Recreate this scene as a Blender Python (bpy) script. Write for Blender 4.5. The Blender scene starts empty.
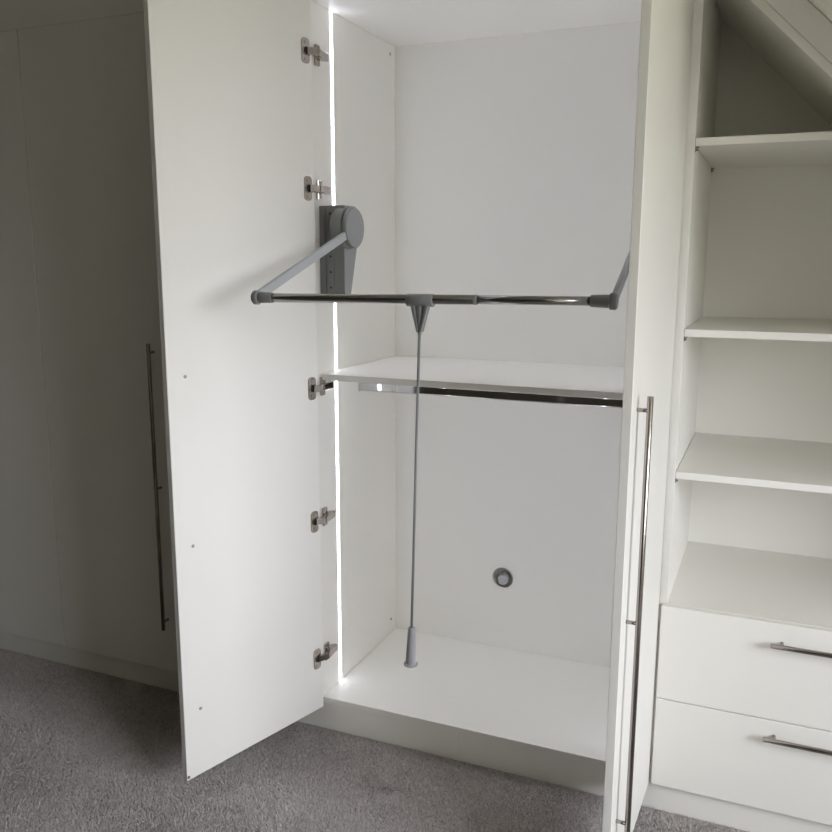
import bpy, bmesh, math, random
import numpy as np
from mathutils import Matrix, Vector
random.seed(4)
S = bpy.context.scene
COL = S.collection
R = math.radians

# ------------------------------------------------------------------ camera
# frame: x along the wardrobe fronts, y into the wardrobe, z up; z = 0 is the
# wardrobe's inside floor, the carpet lies at z = ZF
ZF = -0.108
cam_d = bpy.data.cameras.new('camera')
cam = bpy.data.objects.new('camera', cam_d); COL.objects.link(cam)
S.camera = cam
F_PX = 844.91
cam_d.sensor_width = 36.0
cam_d.lens = 36.0 * F_PX / 832.0
cam_d.clip_start = 0.02
a, b, c = R(-10.4219), R(23.0131), R(0.1661)
fw = Vector((-math.sin(b)*math.cos(a), math.cos(b)*math.cos(a), math.sin(a)))
rt = fw.cross(Vector((0, 0, 1))).normalized(); up = rt.cross(fw)
rt, up = rt*math.cos(c) + up*math.sin(c), up*math.cos(c) - rt*math.sin(c)
M = Matrix((rt, up, -fw)).transposed().to_4x4()
M.translation = Vector((1.2073, -2.1127, 1.3289))
cam.matrix_world = M

# ------------------------------------------------------------------ world, light, exposure
w = bpy.data.worlds.new('overcast_sky'); S.world = w
w.use_nodes = True
def world_nodes():                 # overcast sky, brighter towards the zenith, over dull green-brown land
    nt = w.node_tree; bg = nt.nodes['Background']
    tc = nt.nodes.new('ShaderNodeTexCoord'); sp = nt.nodes.new('ShaderNodeSeparateXYZ')
    mr = nt.nodes.new('ShaderNodeMapRange'); mr.inputs['From Min'].default_value = -1; mr.inputs['From Max'].default_value = 1
    cr = nt.nodes.new('ShaderNodeValToRGB'); e = cr.color_ramp.elements
    e[0].position = 0.0; e[0].color = (0.15, 0.145, 0.10, 1)
    e[1].position = 1.0; e[1].color = (0.90, 0.93, 1.0, 1)
    for p, c_ in ((0.485, (0.17, 0.165, 0.132, 1)), (0.525, (0.46, 0.475, 0.52, 1)), (0.66, (0.65, 0.675, 0.745, 1))):
        x = e.new(p); x.color = c_
    nt.links.new(tc.outputs['Generated'], sp.inputs[0]); nt.links.new(sp.outputs['Z'], mr.inputs['Value'])
    nt.links.new(mr.outputs[0], cr.inputs['Fac']); nt.links.new(cr.outputs['Color'], bg.inputs['Color'])
    bg.inputs['Strength'].default_value = SKY
SKY = 30.0
world_nodes()

SLOPE = 3.10                       # roof slope: x + z = SLOPE (45 degrees)
def slope_z(x): return SLOPE - x
XD, ZDC = 3.40, 2.15               # dormer on the right: window wall, ceiling
DORM = (-3.05, -0.32)              # y range of the dormer
WIN_Y = (-2.80, -0.95)             # its window
WIN_Z = (0.80, 2.05)
# portal that guides the sky's light through the dormer window
ld = bpy.data.lights.new('dormer_window_portal', 'AREA')
ld.shape = 'RECTANGLE'; ld.size = WIN_Z[1]-WIN_Z[0]; ld.size_y = WIN_Y[1]-WIN_Y[0]
ld.cycles.is_portal = True
lo = bpy.data.objects.new('dormer_window_portal', ld); COL.objects.link(lo)
nrm = Vector((-1, 0, 0))
lo.matrix_world = Matrix((Vector((0, 1, 0)).cross(nrm), Vector((0, 1, 0)), -nrm)).transposed().to_4x4()
lo.location = (XD+.105, sum(WIN_Y)/2, sum(WIN_Z)/2)

vs = S.view_settings
vs.view_transform = 'Standard'; vs.look = 'None'; vs.gamma = 1.0
vs.use_curve_mapping = False
vs.exposure = 0.06
S.cycles.max_bounces = 14
S.cycles.diffuse_bounces = 10
S.cycles.glossy_bounces = 6
S.cycles.transparent_max_bounces = 8
S.cycles.use_denoising = True
S.cycles.sample_clamp_indirect = 6
S.cycles.sample_clamp_direct = 5

# ------------------------------------------------------------------ materials
def mat(name, col, rough=0.5, metal=0.0, emit=None, strength=0.0, spec=0.5):
    m = bpy.data.materials.new(name); m.use_nodes = True
    bs = m.node_tree.nodes['Principled BSDF']
    bs.inputs['Base Color'].default_value = (*col, 1)
    bs.inputs['Roughness'].default_value = rough
    bs.inputs['Metallic'].default_value = metal
    bs.inputs['Specular IOR Level'].default_value = spec
    if emit:
        bs.inputs['Emission Color'].default_value = (*emit, 1)
        bs.inputs['Emission Strength'].default_value = strength
    return m
def relief(m, scale, dist, detail=3.0, colvar=None, stretch=None):
    nt = m.node_tree; bs = nt.nodes['Principled BSDF']
    tc = nt.nodes.new('ShaderNodeTexCoord'); nz = nt.nodes.new('ShaderNodeTexNoise')
    src = tc.outputs['Object']
    if stretch:
        mp = nt.nodes.new('ShaderNodeMapping'); mp.inputs['Scale'].default_value = stretch
        nt.links.new(src, mp.inputs['Vector']); src = mp.outputs['Vector']
    nt.links.new(src, nz.inputs['Vector'])
    nz.inputs['Scale'].default_value = scale; nz.inputs['Detail'].default_value = detail
    bp = nt.nodes.new('ShaderNodeBump'); bp.inputs['Distance'].default_value = dist
    bp.inputs['Strength'].default_value = 0.6
    nt.links.new(nz.outputs['Fac'], bp.inputs['Height'])
    nt.links.new(bp.outputs['Normal'], bs.inputs['Normal'])
    if colvar:
        r = nt.nodes.new('ShaderNodeValToRGB')
        r.color_ramp.elements[0].position = 0.3; r.color_ramp.elements[1].position = 0.7
        r.color_ramp.elements[0].color = (*colvar[0], 1); r.color_ramp.elements[1].color = (*colvar[1], 1)
        nt.links.new(nz.outputs['Fac'], r.inputs['Fac']); nt.links.new(r.outputs['Color'], bs.inputs['Base Color'])
    return m
MEL = relief(mat('white_melamine', (0.80, 0.788, 0.745), 0.42, spec=0.4), 900, 0.0002)
EDGE = mat('white_edge_band', (0.78, 0.78, 0.76), 0.4, spec=0.4)
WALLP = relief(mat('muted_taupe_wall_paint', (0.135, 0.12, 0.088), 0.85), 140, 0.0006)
CABLE = mat('grey_connector_plastic', (0.42, 0.42, 0.43), 0.5)
PAINT = relief(mat('off_white_wall_paint', (0.76, 0.74, 0.66), 0.85), 140, 0.0006)
STEEL = relief(mat('brushed_steel', (0.37, 0.335, 0.315), 0.2, 1.0), 300, 0.0002, stretch=(1, 1, 0.02))
STEELX = relief(mat('brushed_steel_across', (0.37, 0.335, 0.315), 0.2, 1.0), 300, 0.0002, stretch=(0.02, 1, 1))
NICKEL = mat('nickel_hinge_metal', (0.40, 0.355, 0.325), 0.13, 1.0)
CHROME = mat('chrome', (0.62, 0.62, 0.63), 0.08, 1.0)
DCHROME = mat('dark_polished_tube', (0.30, 0.295, 0.285), 0.18, 1.0)
GREY = relief(mat('grey_plastic', (0.205, 0.21, 0.207), 0.48), 800, 0.0002)
DGREY = mat('dark_grey_plastic', (0.165, 0.165, 0.163), 0.5)
ARM = mat('silver_grey_arm', (0.36, 0.375, 0.385), 0.42, 0.25)
BLACK = mat('black_hole', (0.012, 0.011, 0.01), 0.7)
ALU = mat('aluminium_profile', (0.7, 0.7, 0.7), 0.35, 0.9)
LED = mat('led_diffuser', (0.9, 0.9, 0.9), 0.5, emit=(0.93, 0.95, 1.08), strength=47.0)
RECESS = relief(mat('bare_plaster', (0.55, 0.53, 0.46), 0.9), 60, 0.002)
LGREY = mat('pale_grey_plastic', (0.27, 0.27, 0.275), 0.5)
CAPW = mat('screw_steel', (0.35, 0.34, 0.33), 0.35, 0.8)

CARPET = mat('grey_carpet', (0.2, 0.19, 0.185), 0.95, spec=0.1)
relief(CARPET, 260, 0.006, 6, ((0.22, 0.207, 0.20), (0.40, 0.378, 0.368)))
PILE = mat('grey_carpet_pile', (0.2, 0.19, 0.185), 0.9, spec=0.15)
def pile_nodes():
    nt = PILE.node_tree; bs = nt.nodes['Principled BSDF']
    at = nt.nodes.new('ShaderNodeAttribute'); at.attribute_name = 'tone'
    r = nt.nodes.new('ShaderNodeValToRGB')
    e = r.color_ramp.elements
    e[0].position = 0.0; e[0].color = (0.32, 0.303, 0.29, 1)
    e[1].position = 1.0; e[1].color = (0.80, 0.765, 0.735, 1)
    m2 = r.color_ramp.elements.new(0.5); m2.color = (0.60, 0.563, 0.55, 1)
    nt.links.new(at.outputs['Fac'], r.inputs['Fac']); nt.links.new(r.outputs['Color'], bs.inputs['Base Color'])
pile_nodes()
GLASS = bpy.data.materials.new('window_glass'); GLASS.use_nodes = True
def glass_nodes():
    nt = GLASS.node_tree; nt.nodes.clear()
    o = nt.nodes.new('ShaderNodeOutputMaterial'); mx = nt.nodes.new('ShaderNodeMixShader')
    t = nt.nodes.new('ShaderNodeBsdfTransparent'); g = nt.nodes.new('ShaderNodeBsdfGlossy')
    g.inputs['Roughness'].default_value = 0.02; mx.inputs['Fac'].default_value = 0.06
    nt.links.new(t.outputs[0], mx.inputs[1]); nt.links.new(g.outputs[0], mx.inputs[2])
    nt.links.new(mx.outputs[0], o.inputs['Surface'])
glass_nodes()

# ------------------------------------------------------------------ mesh helpers
def NB(): return bmesh.new()
def _bevel(bm, geom, bev):
    if bev > 0:
        es = list({e for f in geom for e in f.edges})
        bmesh.ops.bevel(bm, geom=es, offset=bev, segments=1, affect='EDGES', clamp_overlap=True)
def box(bm, x0, x1, y0, y1, z0, z1, bev=0.0008):
    v = [bm.verts.new(p) for p in ((x0,y0,z0),(x1,y0,z0),(x1,y1,z0),(x0,y1,z0),(x0,y0,z1),(x1,y0,z1),(x1,y1,z1),(x0,y1,z1))]
    fs = [bm.faces.new([v[i] for i in q]) for q in ((3,2,1,0),(4,5,6,7),(0,1,5,4),(1,2,6,5),(2,3,7,6),(3,0,4,7))]
    _bevel(bm, fs, bev)
    return bm
def prism(bm, pts, y0, y1, bev=0.0008):           # polygon in xz extruded along y
    lo_ = [bm.verts.new((x, y0, z)) for x, z in pts]; hi = [bm.verts.new((x, y1, z)) for x, z in pts]
    fs = [bm.faces.new(lo_), bm.faces.new(hi[::-1])]
    n = len(pts)
    for i in range(n):
        j = (i+1) % n
        fs.append(bm.faces.new((lo_[j], lo_[i], hi[i], hi[j])))
    bmesh.ops.recalc_face_normals(bm, faces=fs)
    _bevel(bm, fs, bev)
    return bm
def prism_x(bm, pts, x0, x1, bev=0.0008):         # polygon in yz extruded along x
    lo_ = [bm.verts.new((x0, y, z)) for y, z in pts]; hi = [bm.verts.new((x1, y, z)) for y, z in pts]
    fs = [bm.faces.new(lo_), bm.faces.new(hi[::-1])]
    n = len(pts)
    for i in range(n):
        j = (i+1) % n
        fs.append(bm.faces.new((lo_[j], lo_[i], hi[i], hi[j])))
    bmesh.ops.recalc_face_normals(bm, faces=fs)
    _bevel(bm, fs, bev)
    return bm
def tube(bm, p, q, r0, r1=None, n=20, bev=0.0, sy=1.0):
    p = Vector(p); q = Vector(q); r1 = r0 if r1 is None else r1
    d = (q-p).normalized()
    u = d.cross(Vector((0, 0, 1)) if abs(d.z) < 0.9 else Vector((0, 1, 0))).normalized(); v = d.cross(u)
    prof = [(p, r0)] if bev <= 0 else [(p, r0-bev), (p+d*bev, r0)]
    prof += [(q, r1)] if bev <= 0 else [(q-d*bev, r1), (q, r1-bev)]
    rings = []
    for o, r in prof:
        rings.append([bm.verts.new(o + u*(r*sy*math.cos(2*math.pi*k/n)) + v*(r*math.sin(2*math.pi*k/n))) for k in range(n)])
    fs = []
    for A, B in zip(rings, rings[1:]):
        for k in range(n):
            f = bm.faces.new((A[k], A[(k+1) % n], B[(k+1) % n], B[k])); f.smooth = True; fs.append(f)
    fs.append(bm.faces.new(rings[0])); fs.append(bm.faces.new(rings[-1]))
    bmesh.ops.recalc_face_normals(bm, faces=fs)
    return bm
def lathe(bm, base, axis, prof, n=24, caps=True):            # prof: (distance along axis, radius)
    base = Vector(base); d = Vector(axis).normalized()
    u = d.cross(Vector((0, 0, 1)) if abs(d.z) < 0.9 else Vector((0, 1, 0))).normalized(); v = d.cross(u)
    rings = [[bm.verts.new(base + d*t + u*(r*math.cos(2*math.pi*k/n)) + v*(r*math.sin(2*math.pi*k/n))) for k in range(n)] for t, r in prof]
    fs = []
    for A, B in zip(rings, rings[1:]):
        for k in range(n):
            f = bm.faces.new((A[k], A[(k+1) % n], B[(k+1) % n], B[k])); fs.append(f)
    if caps: fs.append(bm.faces.new(rings[0])); fs.append(bm.faces.new(rings[-1]))
    bmesh.ops.recalc_face_normals(bm, faces=fs)
    return bm
def beam(bm, p, q, wid, hei, side, bev=0.001):    # rectangular bar from p to q; wid along side
    p = Vector(p); q = Vector(q); d = (q-p).normalized(); s = Vector(side)
    s = (s - d*s.dot(d)).normalized(); t = d.cross(s)
    v = []
    for o in (p, q):
        for i, j in ((-1,-1),(1,-1),(1,1),(-1,1)):
            v.append(bm.verts.new(o + s*(i*wid/2) + t*(j*hei/2)))
    fs = [bm.faces.new([v[i] for i in f]) for f in ((3,2,1,0),(4,5,6,7),(0,1,5,4),(1,2,6,5),(2,3,7,6),(3,0,4,7))]
    bmesh.ops.recalc_face_normals(bm, faces=fs)
    _bevel(bm, fs, bev)
    return bm

def world(o):
    m = o.matrix_basis.copy()
    while o.parent:
        o = o.parent; m = o.matrix_basis @ m
    return m
def obj(name, bm, m, parent=None, loc=None, rotz=0.0, local=False):
    """Link bm as one mesh object.  Verts come in the room's frame, unless local, when they are in the object's own."""
    me = bpy.data.meshes.new(name)
    o = bpy.data.objects.new(name, me); COL.objects.link(o)
    if parent is not None: o.parent = parent
    if loc is not None: o.location = loc
    o.rotation_euler = (0, 0, rotz)
    if not local: bm.transform(world(o).inverted())
    bm.to_mesh(me); bm.free()
    me.materials.append(m)
    return o
def tag(o, label, cat, group=None, kind=None):
    o['label'] = label; o['category'] = cat
    if group: o['group'] = group
    if kind: o['kind'] = kind
    return o
def thing(name, loc, label, cat, group=None):
    o = bpy.data.objects.new(name, None); COL.objects.link(o)
    o.empty_display_size = 0.1; o.location = loc
    return tag(o, label, cat, group)
def struct(name, bm, m, label=None, parent=None):
    o = obj(name, bm, m, parent)
    o['kind'] = 'structure'
    if label: o['label'] = label
    return o

# ------------------------------------------------------------------ the room
XL, YB, YF, ZC, XK = -2.045, -4.8, 0.62, 2.26, 2.45
struct('floor', box(NB(), XL-.1, XD+.1, YB-.1, YF+.1, ZF-.1, ZF, 0), CARPET, 'grey carpeted floor')
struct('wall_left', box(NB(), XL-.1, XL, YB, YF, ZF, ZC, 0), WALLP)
PROF = [(XL, ZF), (XK, ZF), (XK, slope_z(XK)), (SLOPE-ZC, ZC), (XL, ZC)]
struct('wall_back', prism(NB(), PROF, YF, YF+.1, 0), PAINT)
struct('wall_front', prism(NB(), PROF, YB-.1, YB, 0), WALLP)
bm = NB()
box(bm, XK, XK+.1, DORM[1], YF, ZF, slope_z(XK)+.02, 0); box(bm, XK, XK+.1, YB, DORM[0], ZF, slope_z(XK)+.02, 0)
struct('wall_right', bm, PAINT, 'low white knee wall under the slope')
struct('ceiling', box(NB(), XL, SLOPE-ZC, YB, YF, ZC, ZC+.1, 0), PAINT)
def slab(bm, x0, x1, y0, y1):                     # a piece of the sloping ceiling, 0.1 thick
    t = 0.1/math.sqrt(2)
    prism(bm, [(x0, slope_z(x0)), (x1, slope_z(x1)), (x1+t, slope_z(x1)+t), (x0+t, slope_z(x0)+t)], y0, y1, 0)
bm = NB()
x0, x1, xm_ = SLOPE-ZC, XK+.1, SLOPE-ZDC
slab(bm, x0, x1, DORM[1], YF); slab(bm, x0, x1, YB, DORM[0]); slab(bm, x0, xm_, *DORM)
struct('ceiling_slope', bm, PAINT, 'sloping ceiling under the roof, above the open shelves')
# dormer: cheeks, flat top, window wall
for k, (y0, y1) in enumerate(((DORM[1], DORM[1]+.06), (DORM[0]-.06, DORM[0]))):
    e_ = .012
    struct('wall_dormer_cheek', prism(NB(), [(xm_+e_, ZDC), (XD, ZDC), (XD, ZF), (XK+e_, ZF), (XK+e_, slope_z(XK)+.02)], y0, y1, 0), PAINT)
struct('ceiling_dormer', box(NB(), xm_, XD+.1, DORM[0]-.06, DORM[1]+.06, ZDC, ZDC+.08, 0), PAINT)
bm = NB()
box(bm, XD, XD+.1, DORM[0]-.06, WIN_Y[0], ZF, ZDC, 0); box(bm, XD, XD+.1, WIN_Y[1], DORM[1]+.06, ZF, ZDC, 0)
box(bm, XD, XD+.1, *WIN_Y, ZF, WIN_Z[0], 0); box(bm, XD, XD+.1, *WIN_Y, WIN_Z[1], ZDC, 0)
struct('wall_dormer_front', bm, PAINT)
bm = NB(); f = .05; ym = sum(WIN_Y)/2
for y0, y1, z0, z1 in ((WIN_Y[0], WIN_Y[0]+f, *WIN_Z), (WIN_Y[1]-f, WIN_Y[1], *WIN_Z), (ym-f/2, ym+f/2, *WIN_Z),
                       (WIN_Y[0], WIN_Y[1], WIN_Z[0], WIN_Z[0]+f), (WIN_Y[0], WIN_Y[1], WIN_Z[1]-f, WIN_Z[1])):
    box(bm, XD+.03, XD+.09, y0, y1, z0, z1, 0)
win = struct('window_1', bm, MEL, 'white dormer window')
for y0, y1 in ((WIN_Y[0]+f, ym-f/2), (ym+f/2, WIN_Y[1]-f)):
    obj('pane', box(NB(), XD+.055, XD+.061, y0, y1, WIN_Z[0]+f, WIN_Z[1]-f, 0), GLASS, win)

T = 0.018
W, D, H = 0.967, 0.544, 2.0114
DW = 0.498                                        # door leaf width
DB, DT = -0.0212, 2.032                           # door bottom / top
XS, DS = 1.005, 0.530                             # shelving unit: inner left side, back
SU = 2.995                                        # underside of its sloping top: x + z = SU
XU = 1.88                                         # its outer right side
XC = -1.035                                       # joint between the two closed units on the left
# filler panels between the units and the ceiling
bm = prism(NB(), [(XL, 2.0328), (1.0, 2.0328), (SLOPE-2.0328, 2.0328), (SLOPE-ZC, ZC), (XL, ZC)], -.020, -.002)
struct('trim_1', bm, MEL, 'white filler panel above the wardrobe doors')
q = SU + T*math.sqrt(2) + .001
bm = prism(NB(), [(q-2.035, 2.035), (SLOPE-.002-2.035, 2.035), (XK, SLOPE-.002-XK), (XK, q-XK)], .001, .019)
struct('trim_2', bm, MEL, 'white sloping filler strip along the ceiling above the open shelves')
struct('trim_3', box(NB(), XU+.002, XK, 0, .018, ZF, q-XK, 0), MEL, 'white end panel between shelving and knee wall')

# plinth boards on the carpet
tag(obj('plinth_board', box(NB(), XL, .4382, .003, .021, ZF, -.0185), MEL), 'long white plinth board under the closed wardrobe doors on the left', 'plinth')
tag(obj('plinth_board', box(NB(), .4388, XU, .003, .021, ZF, -.0185), MEL), 'white plinth board running under the two drawers', 'plinth')

# ------------------------------------------------------------------ bar handles, hinges (local door frame: x from hinge to free edge, y out of the face)
POSTS = (1.047, 0.612, 0.163)
def bar_handle(bm, s, y_face, sgn, twist=None):
    yb = y_face + sgn*.0245
    tube(bm, (s, yb, POSTS[0]+.028), (s, yb, POSTS[2]-.028), .0060, n=20, bev=.0008)
    for z in POSTS: tube(bm, (s, y_face, z), (s, yb, z), .0040, n=14)
    return bm

def make_door(root, name, hinge, ang, inner_sign, hinges=True, twist=0.0, z0=DB, z1=DT, wd=DW, label=None, shut=False):
    """A leaf whose local x runs from the hinge edge to the free edge along ang.
    inner_sign: +1 when the carcass side of the leaf is its local +y face, else -1.  hinge is on the face nearest the camera."""
    base = world(root).translation
    near = 1                                       # local +y is the face the camera sees
    bm = NB(); box(bm, 0, wd, -T, 0, z0, z1, .001)
    if twist:
        bmesh.ops.bisect_plane(bm, geom=bm.verts[:]+bm.edges[:]+bm.faces[:], plane_co=(0,0,.8), plane_no=(0,0,1))
        for v in bm.verts: v.co.y += twist*v.co.x/wd*(v.co.z-1.0)
    d = obj(name, bm, MEL, root, (hinge[0]-base.x, hinge[1]-base.y, -base.z), ang, local=True)
    if label: d['label'] = label
    out_y, sg = ((-T, -1) if inner_sign > 0 else (0, 1))
    bm = bar_handle(NB(), wd-.0515, out_y, sg)
    if twist:
        for v in bm.verts: v.co.y += twist*v.co.x/wd*(v.co.z-1.0)
    obj('handle', bm, STEEL, d, local=True)
    return d

# ------------------------------------------------------------------ the open wardrobe
wr = thing('wardrobe', (W/2, D/2, ZF), 'open white double-door wardrobe lit inside, with a shelf and rails', 'wardrobe')
for x0 in (-T, W):
    obj('side_panel', box(NB(), x0, x0+T, 0, D+.018, -T, H+T), MEL, wr)
obj('base_panel', box(NB(), 0, W, 0, D, -T, 0), MEL, wr)
obj('top_panel', box(NB(), 0, W, 0, D, H, H+T), MEL, wr)
obj('shelf', box(NB(), .001, W-.001, .016, D, 1.005-T, 1.005), MEL, wr)
# back panel with the round cut-out
HX, HZ, HR = .4040, .2565, .0365
bm = NB(); n = 48
def rect_hit(x, z, cx_, cz_, x0, x1, z0, z1):
    dx, dz = x-cx_, z-cz_; t = 1e9
    for dd, l, h_, o in ((dx, x0, x1, cx_), (dz, z0, z1, cz_)):
        if dd > 1e-9: t = min(t, (h_-o)/dd)
        elif dd < -1e-9: t = min(t, (l-o)/dd)
    return cx_+dx*t, cz_+dz*t
angs = [2*math.pi*k/n for k in range(n)]
angs = sorted(angs + [math.atan2(zc-HZ, xc-HX) % (2*math.pi) for xc in (0, W) for zc in (0, H)])
front_i = []; front_o = []; back_i = []
for an in angs:
    x, z = HX+HR*math.cos(an), HZ+HR*math.sin(an)
    front_i.append(bm.verts.new((x, D, z))); back_i.append(bm.verts.new((x, D+.006, z)))
    X, Z = rect_hit(x, z, HX, HZ, 0, W, 0, H); front_o.append(bm.verts.new((X, D, Z)))
for k in range(len(angs)):
    j = (k+1) % len(angs)
    bm.faces.new((front_i[k], front_i[j], front_o[j], front_o[k]))
    bm.faces.new((front_i[j], front_i[k], back_i[k], back_i[j]))
bmesh.ops.recalc_face_normals(bm, faces=bm.faces)
obj('back_panel', bm, MEL, wr)
# rough recess behind the cut-out: short sleeve and plaster face
bm = NB(); lathe(bm, (HX, D+.006, HZ), (0, 1, 0), [(0, HR+.006), (.026, HR+.006)], 32)
bmesh.ops.delete(bm, geom=[f for f in bm.faces if len(f.verts) > 4 and f.calc_center_median().y < D+.015], context='FACES')
obj('cutout_recess', bm, RECESS, wr)
obj('cutout_rim', lathe(NB(), (HX-.0045, D, HZ-.001), (0, -1, 0), [(0, HR+.0090), (.0012, HR+.0086), (.0016, HR+.0055), (.0, HR+.0050)], 40, caps=False), EDGE, wr)
cc = thing('cable_connector', (HX+.008, D+.032, HZ-.008), 'grey round cable connector inside the hole in the back panel', 'connector')
obj('plug', lathe(NB(), (HX-.001, D+.0318, HZ-.011), (0, -1, 0), [(0, .0190), (.022, .0190), (.026, .0165), (.026, .0115), (.023, .0115)], 28), CABLE, cc)
obj('socket_ring', lathe(NB(), (HX-.001, D+.0318, HZ-.011), (0, -1, 0), [(0, .0235), (.012, .0235), (.012, .0208), (0, .0208)], 28, caps=False), LGREY, cc)

# LED strips let into both sides
YL = .1129
for x0, x1, xp in ((-.0015, .0012, -.004), (W-.0012, W+.0015, W+.004)):
    l = obj('led_strip', box(NB(), x0, x1, YL-.0072, YL+.0072, 0.001, H-.001, 0), LED, wr)
    l['label'] = 'glowing white light strip'
    s_ = obj('profile', box(NB(), min(x0, xp), max(x1, xp) if x0 > .5 else .0006, YL-.0090, YL-.0074, 0.001, H-.001, 0), ALU, l)
# small joint caps on the left side
for y, z in ((.507, 1.982), (.503, .051)):
    obj('joint_cap', lathe(NB(), (0, y, z), (1, 0, 0), [(0, .005), (.0012, .005), (.0015, .004)], 14), LGREY, wr)

AL = R(-106.7057); HL = Vector((.0089, -.0131, 0))
dl = make_door(wr, 'door', HL, AL, +1, z0=DB-.003)
dd = Vector((math.cos(AL), math.sin(AL), 0)); dn = Vector((-math.sin(AL), math.cos(AL), 0))
def cup_plate(bm, z):                             # rounded plate on the leaf, local frame of the leaf
    pts = []
    hw, hh, r = .0150, .0325, .011
    for cx_, cz_, a0 in ((hw-r, hh-r, 0), (-hw+r, hh-r, 90), (-hw+r, -hh+r, 180), (hw-r, -hh+r, 270)):
        for k in range(5):
            an = R(a0+k*22.5); pts.append((.0235+cx_+r*math.cos(an), z+cz_+r*math.sin(an)))
    prism(bm, pts, 0, .0016, .0004)
for z in (1.877, 1.522, .969, .574, .142):
    bm = NB(); cup_plate(bm, z)
    # collar around the cup
    lathe(bm, (.0215, .0016, z), (0, 1, 0), [(0, .0125), (.0012, .0125), (.0012, .0105), (0, .0105)], 20)
    for sz in (-.0215, .0215): lathe(bm, (.0245, .0016, z+sz), (0, 1, 0), [(0, .0042), (.0012, .0038)], 12)
    h = obj('hinge', bm, NICKEL, dl, local=True)
    # arm, mounting plate: room frame, joined into the same sub-part
    bm = NB(); bm.from_mesh(h.data)
    b2 = NB()
    p0 = HL + dd*.020 + dn*.004
    beam(b2, (p0.x, p0.y, z), (.0225, -.006, z), .019, .006, (0, 0, 1), .0008)
    beam(b2, (.0225, -.008, z+.001), (.0190, .016, z), .018, .012, (0, 0, 1), .001)
    beam(b2, (.0175, .010, z), (.0140, .060, z), .021, .013, (0, 0, 1), .0016)
    box(b2, .0005, .0085, .015, .058, z-.0085, z+.0085, .001)
    for s_ in (-1, 1):
        box(b2, .0004, .0085, .012, .034, z+s_*.017-.0105, z+s_*.017+.0105, .002)
        lathe(b2, (.0075, .026, z+s_*.020), (1, 0, 0), [(0, .0045), (.002, .0038)], 12)
    lathe(b2, (.0185, .040, z), (1, 0, 0), [(0, .0045), (.0018, .0038)], 12)
    b2.transform(world(h).inverted())
    tmp = bpy.data.meshes.new('tmp'); b2.to_mesh(tmp); b2.free(); bm.from_mesh(tmp); bpy.data.meshes.remove(tmp)
    bm.to_mesh(h.data); bm.free()
    # dark cup, a piece of its own inside the collar is too small to part: second material
    h.data.materials.append(BLACK)
    bm = NB(); bm.from_mesh(h.data)
    vs_ = [bm.verts.new((.0215+.0104*math.cos(2*math.pi*k/20), .0019, z+.0104*math.sin(2*math.pi*k/20))) for k in range(20)]
    f_ = bm.faces.new(vs_[::-1]); f_.material_index = 1
    bm.to_mesh(h.data); bm.free()
for z in POSTS:
    obj('screw_head', lathe(NB(), (DW-.0515, 0, z), (0, 1, 0), [(0, .0045), (.0014, .0042), (.0022, .0025)], 14), CAPW, dl, local=True)
obj('door_bumper', lathe(NB(), (DW-.005, 0, DB+.006), (0, 1, 0), [(0, .0042), (.0016, .0038), (.0018, .002)], 14), DGREY, dl, local=True)

AR = R(-91.85)
dr = make_door(wr, 'door', Vector((.9862, -.0223, 0)), AR, -1, twist=0.0)

# chrome oval rail under the shelf
ra = thing('hanging_rail', (W/2, .272, .936), 'straight chrome hanging rail fixed under the white shelf', 'rail')
def oval(bm, x0, x1, hy, hz, y, z, n=28):
    rr = hy*.55; A = []
    for cy_, cz_, a0 in ((hy-rr, hz-rr, 0), (-hy+rr, hz-rr, 90), (-hy+rr, -hz+rr, 180), (hy-rr, -hz+rr, 270)):
        for k in range(7): A.append(bm.verts.new((x0, y+cy_+rr*math.cos(R(a0+k*15)), z+cz_+rr*math.sin(R(a0+k*15)))))
    n = len(A)
    B = [bm.verts.new((x1, v.co.y, v.co.z)) for v in A]
    for k in range(n):
        f_ = bm.faces.new((A[k], A[(k+1) % n], B[(k+1) % n], B[k])); f_.smooth = (k % 7 != 6)
    bm.faces.new(A); bm.faces.new(B)
    bmesh.ops.recalc_face_normals(bm, faces=bm.faces)
    return bm
obj('tube', oval(NB(), .004, W-.004, .0078, .0145, .272, .936), CHROME, ra)
for x in (.0005, W-.0045):
    obj('end_socket', oval(NB(), x, x+.004, .0105, .0175, .272, .936), ALU, ra)

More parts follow.
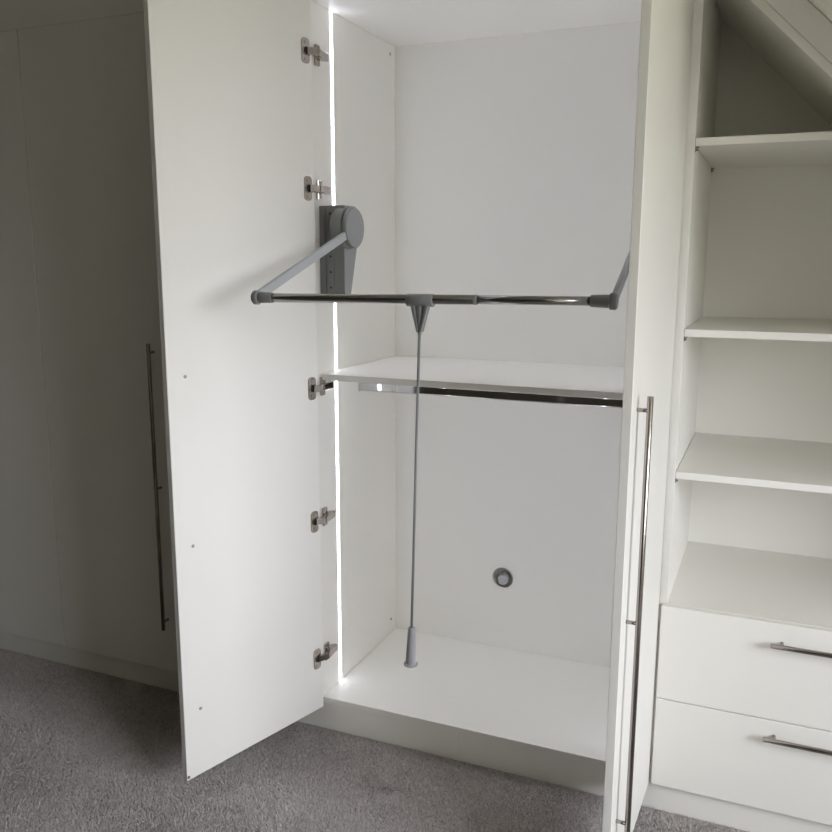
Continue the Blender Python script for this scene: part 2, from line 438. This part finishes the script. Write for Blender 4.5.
# ------------------------------------------------------------------ pull-down rail
lf = thing('pull_down_rail', (W/2, .06, 1.23), 'grey pull-down wardrobe rail swung out with a hanging pull rod', 'wardrobe lift')
YR, ZR = -.432, 1.2435
def lift_side(mirror):
    X = (lambda x: W-x+.018) if mirror else (lambda x: x)
    xm = .0187 if mirror else .0005
    def bx(bm, x0, x1, *r, **k):
        xa, xb = sorted((X(x0), X(x1))); return box(bm, xa, xb, *r, **k)
    def px(bm, pts, x0, x1, bev=.0015):
        xa, xb = sorted((X(x0), X(x1))); return prism_x(bm, pts, xa, xb, bev)
    sx = -1 if mirror else 1
    # body: tapered housing with a ribbed front
    bm = px(NB(), [(.030, 1.225), (.066, 1.225), (.110, 1.372), (.110, 1.474), (.100, 1.480), (.030, 1.480)], xm, .078)
    m_ = obj('mount', bm, GREY, lf)
    bm = bx(NB(), xm, xm+.0185, .0265, .031, 1.226, 1.479, bev=.001)
    obj('side_flange', bm, DGREY, m_)
    bm = bx(NB(), .024, .046, .0262, .031, 1.227, 1.478, bev=.0012)
    obj('screw_rib', bm, GREY, m_)
    bm = NB(); tube(bm, (X(.050), .052, 1.418), (X(.0835), .052, 1.418), .0580, n=48, bev=.002)
    obj('hub', bm, GREY, m_)
    for z in (1.458, 1.413, 1.340, 1.296, 1.253):
        obj('screw', lathe(NB(), (X(.035), .0262, z), (0, -1, 0), [(0, .0030), (.0012, .0024)], 12), BLACK, m_)
    bm = NB(); tube(bm, (X(.0865), .052, 1.418), (X(.102), .052, 1.418), .0555, n=48, bev=.002)
    obj('cover_disc', bm, GREY, m_)
    # arm
    E = (lambda x: W-x+.034) if mirror else (lambda x: x)
    zr = ZR + (.008 if mirror else 0)
    bm = NB()
    p_ = Vector((X(.0935), .030, 1.405)); q_ = Vector((E(.0895), YR+.004, zr+.003))
    beam(bm, p_, q_, .010, .0235, (1, 0, 0), .0018)
    obj('arm', bm, ARM, lf)
    # rail-end fitting
    bm = NB()
    tube(bm, (E(.082), YR, zr), (E(.098), YR, zr), .0165, n=28, bev=.003)
    tube(bm, (E(.090), YR, zr), (E(.134), YR, zr), .0135, .0120, n=28, bev=.001)
    obj('rail_end_fitting', bm, GREY, lf)
lift_side(False); lift_side(True)
XJ = .630
obj('rail_tube', tube(NB(), (.130, YR, ZR), (XJ, YR, ZR+.0055), .0102, n=28, bev=.0008), DCHROME, lf)
obj('rail_tube', tube(NB(), (XJ-.01, YR, ZR+.0055), (W-.096, YR, ZR+.008), .0092, n=28), DCHROME, lf)
obj('rail_collar', tube(NB(), (XJ-.006, YR, ZR+.0055), (XJ+.002, YR, ZR+.0055), .0108, n=28, bev=.0008), GREY, lf)
# rod holder on the rail: clip and V-shaped yoke
XH = .503
bm = NB()
tube(bm, (XH-.031, YR, ZR+.002), (XH+.031, YR, ZR+.002), .0138, n=28, bev=.0015)
hd = obj('rod_holder', bm, GREY, lf)
zt_, zb_ = ZR-.006, ZR-.066
for s_ in (-1, 1):
    bm = NB()
    prism(bm, [(XH+s_*.021, zt_), (XH+s_*.013, zt_), (XH+s_*.0010-.001, zb_), (XH+s_*.0052-.001, zb_)][::s_], YR-.009, YR+.009, .0008)
    obj('yoke_leg', bm, DGREY, hd)
bm = prism(NB(), [(XH-.0135, zt_), (XH+.0135, zt_), (XH+.003, zb_), (XH-.005, zb_)], YR-.004, YR+.004, .0006)
obj('web', bm, GREY, hd)
bm = NB(); lathe(bm, (XH-.001, YR, ZR+.0), (-.0008, 0, -.07), [(0, .006), (.02, .0075), (.05, .006), (.072, .0042)], 16)
obj('stem', bm, GREY, hd)
RB = Vector((.480, YR+.004, .400)); RT = Vector((XH-.002, YR, ZR-.060))
rod = obj('pull_rod', tube(NB(), RT, RB+(RT-RB).normalized()*.09, .0031, n=14), GREY, lf)
ax = (RT-RB).normalized()
obj('grip', lathe(NB(), RB, ax, [(0, .0140), (.0015, .0165), (.0045, .0165), (.006, .0122), (.022, .0116), (.086, .0088), (.092, .0086), (.094, .0070)], 24), LGREY, rod)

# ------------------------------------------------------------------ open shelves and drawers under the slope
su = thing('shelving_unit', (1.43, .26, ZF), 'white open shelving unit with two drawers under the sloping ceiling', 'shelving')
obj('side_panel', prism(NB(), [(XS-T-.0017, -T), (XS, -T), (XS, SU-XS), (XS-T-.0017, SU-XS+.0)], 0, DS+.018), MEL, su)
obj('side_panel', box(NB(), XU-T, XU, 0, DS+.018, -T, SU-XU), MEL, su)
obj('back_panel', prism(NB(), [(XS, -T), (XU-T, -T), (XU-T, SU-XU+T), (XS, SU-XS)], DS, DS+.012, 0), MEL, su)
sq = T*math.sqrt(2)
obj('sloping_top_panel', prism(NB(), [(XS-T, SU-XS+T), (XU, SU-XU), (XU, SU-XU+sq), (XS-T, SU-XS+T+sq)], 0, DS+.018), MEL, su)
obj('base_panel', box(NB(), XS, XU-T, .001, DS, -T, 0), MEL, su)
SH = [(1.6077, 0.001), (1.1695, 0.001), (.8190, .001)]
for z, yf in SH:
    xr = min(XU-T-.001, SU-z-.002)
    xl = XS+.0012
    pts = [(xl, z-T), (min(XU-T-.001, SU-(z-T)-.002), z-T), (xr, z), (xl, z)]
    if pts[1][0] - pts[2][0] < 1e-4: pts[1] = (pts[2][0], z-T)
    obj('shelf', prism(NB(), pts, yf, DS-.002, .001), MEL, su)
    for y in (.012, DS-.028):
        bm = NB()
        box(bm, XS, XS+.0085, y-.004, y+.004, z-T-.0022, z-T-.0004, .0003)
        box(bm, XS, XS+.002, y-.004, y+.004, z-T-.012, z-T-.0004, .0003)
        tube(bm, (XS, y, z-T-.007), (XS+.006, y, z-T-.007), .0025, n=10)
        obj('shelf_pin', bm, DGREY, su)
ZD = .4746
obj('drawer_top_panel', box(NB(), XS, XU-T, .0, DS, ZD-T, ZD), MEL, su)
def drawer(z0, z1, zh):
    d = obj('drawer', box(NB(), .9925, XU-.003, -.0200, -.0020, z0, z1, .001), MEL, su)
    bm = NB()
    box(bm, XS+.014, XS+.028, 0, .45, z0+.03, z1-.05); box(bm, XU-T-.028, XU-T-.014, 0, .45, z0+.03, z1-.05)
    box(bm, XS+.028, XU-T-.028, .436, .45, z0+.03, z1-.05); box(bm, XS+.028, XU-T-.028, 0, .436, z0+.03, z0+.042)
    obj('drawer_box', bm, MEL, d)
    bm = NB(); yb = -.0455
    tube(bm, (1.251, yb, zh), (1.621, yb, zh), .0060, n=20, bev=.0008)
    for x in (1.276, 1.596): tube(bm, (x, -.020, zh), (x, yb, zh), .0042, n=14)
    obj('handle', bm, STEELX, d)
drawer(.2243, ZD, .4265)
drawer(DB, .2213, .1825)

# ------------------------------------------------------------------ closed units on the left
def closed_unit(x0, x1, mid, label):
    t = thing('fitted_wardrobe', ((x0+x1)/2, .27, ZF), label, 'wardrobe', 'closed fitted wardrobes on the left')
    bm = NB()
    box(bm, x0, x0+T, 0, D, -T, DT-.003); box(bm, x1-T, x1, 0, D, -T, DT-.003)
    box(bm, x0+T, x1-T, 0, D, -T, 0); box(bm, x0+T, x1-T, 0, D, DT-.003-T, DT-.003); box(bm, x0+T, x1-T, D-.01, D, 0, DT-.003-T, 0)
    obj('carcass', bm, MEL, t)
    g = .0019
    for xa, xb, hs in ((x0+g, mid-g, xb_off), (mid+g, x1-g, -xb_off)):
        d = obj('door', box(NB(), xa, xb, -.020, -.002, DB, DT, .001), MEL, t)
        hx_ = (xb-.0515) if hs > 0 else (xa+.0515)
        bm = NB(); yb = -.0455
        tube(bm, (hx_, yb, POSTS[0]+.028), (hx_, yb, POSTS[2]-.028), .0060, n=20, bev=.0008)
        for z in POSTS: tube(bm, (hx_, -.020, z), (hx_, yb, z), .0040, n=14)
        obj('handle', bm, STEEL, d)
xb_off = 1
closed_unit(XC, -T-.002, -.514, 'closed white wardrobe with a long bar handle, right behind the open door')
closed_unit(XC-1.0, XC-.0005, XC-.5, 'closed white wardrobe at the far left edge, no handle in view')

# ------------------------------------------------------------------ carpet pile
rng = np.random.default_rng(7)
step = .0037
gx = np.arange(-1.95, 2.2, step); gy = np.arange(-1.75, .0, step)
X, Y = np.meshgrid(gx, gy); X = X.ravel(); Y = Y.ravel()
X = X + rng.uniform(-.5, .5, X.size)*step; Y = Y + rng.uniform(-.5, .5, Y.size)*step
N = X.size
def smooth_noise(X, Y, cell, seed):
    r = np.random.default_rng(seed); g = r.uniform(-1, 1, (200, 200))
    fx = (X+5)/cell; fy = (Y+5)/cell
    ix = np.floor(fx).astype(int); iy = np.floor(fy).astype(int); tx = fx-ix; ty = fy-iy
    tx = tx*tx*(3-2*tx); ty = ty*ty*(3-2*ty)
    A = g[iy % 200, ix % 200]; B = g[iy % 200, (ix+1) % 200]; C_ = g[(iy+1) % 200, ix % 200]; D_ = g[(iy+1) % 200, (ix+1) % 200]
    return (A*(1-tx)+B*tx)*(1-ty) + (C_*(1-tx)+D_*tx)*ty
lean = .5*smooth_noise(X, Y, .22, 1) + .35*smooth_noise(X, Y, .07, 2)      # brushed patches: the pile leans differently
lan2 = .5*smooth_noise(X, Y, .25, 3) + .35*smooth_noise(X, Y, .06, 4)
DENT = (.325, -.223)
hgt = .0075 + .0020*rng.uniform(-1, 1, N)
an = rng.uniform(0, 2*np.pi, N); wd_ = .0018 + .0009*rng.uniform(0, 1, N)
dx_, dy_ = X-DENT[0], Y-DENT[1]; dr_ = np.sqrt(dx_**2+dy_**2)+1e-6      # a dent left by something that stood there
push = 1.3*np.exp(-((dr_-.022)/.016)**2)
lean -= push*dx_/dr_*1.2; lan2 -= push*dy_/dr_*1.2; hgt *= 1-.55*np.exp(-(dr_/.02)**2)
lx_ = (lean*.55 + rng.normal(0, .40, N))*hgt; ly_ = (lan2*.55 + rng.normal(0, .45, N))*hgt
V = np.zeros((N, 6, 3), np.float32)
for k, off in ((0, 0.0), (1, np.pi/2)):           # two crossed blades for each tuft
    ca, sa = np.cos(an+off)*wd_, np.sin(an+off)*wd_
    V[:, 3*k, 0] = X-ca; V[:, 3*k, 1] = Y-sa; V[:, 3*k, 2] = ZF
    V[:, 3*k+1, 0] = X+ca; V[:, 3*k+1, 1] = Y+sa; V[:, 3*k+1, 2] = ZF
    V[:, 3*k+2, 0] = X+lx_; V[:, 3*k+2, 1] = np.minimum(Y+ly_, .0); V[:, 3*k+2, 2] = ZF+hgt
me = bpy.data.meshes.new('carpet_pile')
me.vertices.add(N*6); me.vertices.foreach_set('co', V.ravel())
me.loops.add(N*6); me.loops.foreach_set('vertex_index', np.arange(N*6, dtype=np.int32))
me.polygons.add(N*2); me.polygons.foreach_set('loop_start', np.arange(0, N*6, 3, dtype=np.int32))
me.update(calc_edges=True)
tone = np.clip(.5 + rng.normal(0, .13, N) + .06*smooth_noise(X, Y, .012, 5), 0, 1)
at = me.attributes.new('tone', 'FLOAT', 'POINT'); at.data.foreach_set('value', np.repeat(tone, 6).astype(np.float32))
me.materials.append(PILE)
cp = bpy.data.objects.new('carpet_pile', me); COL.objects.link(cp)
tag(cp, 'grey twist pile of the fitted carpet in front of the wardrobes', 'carpet', kind='stuff')
bpy.context.view_layer.update()
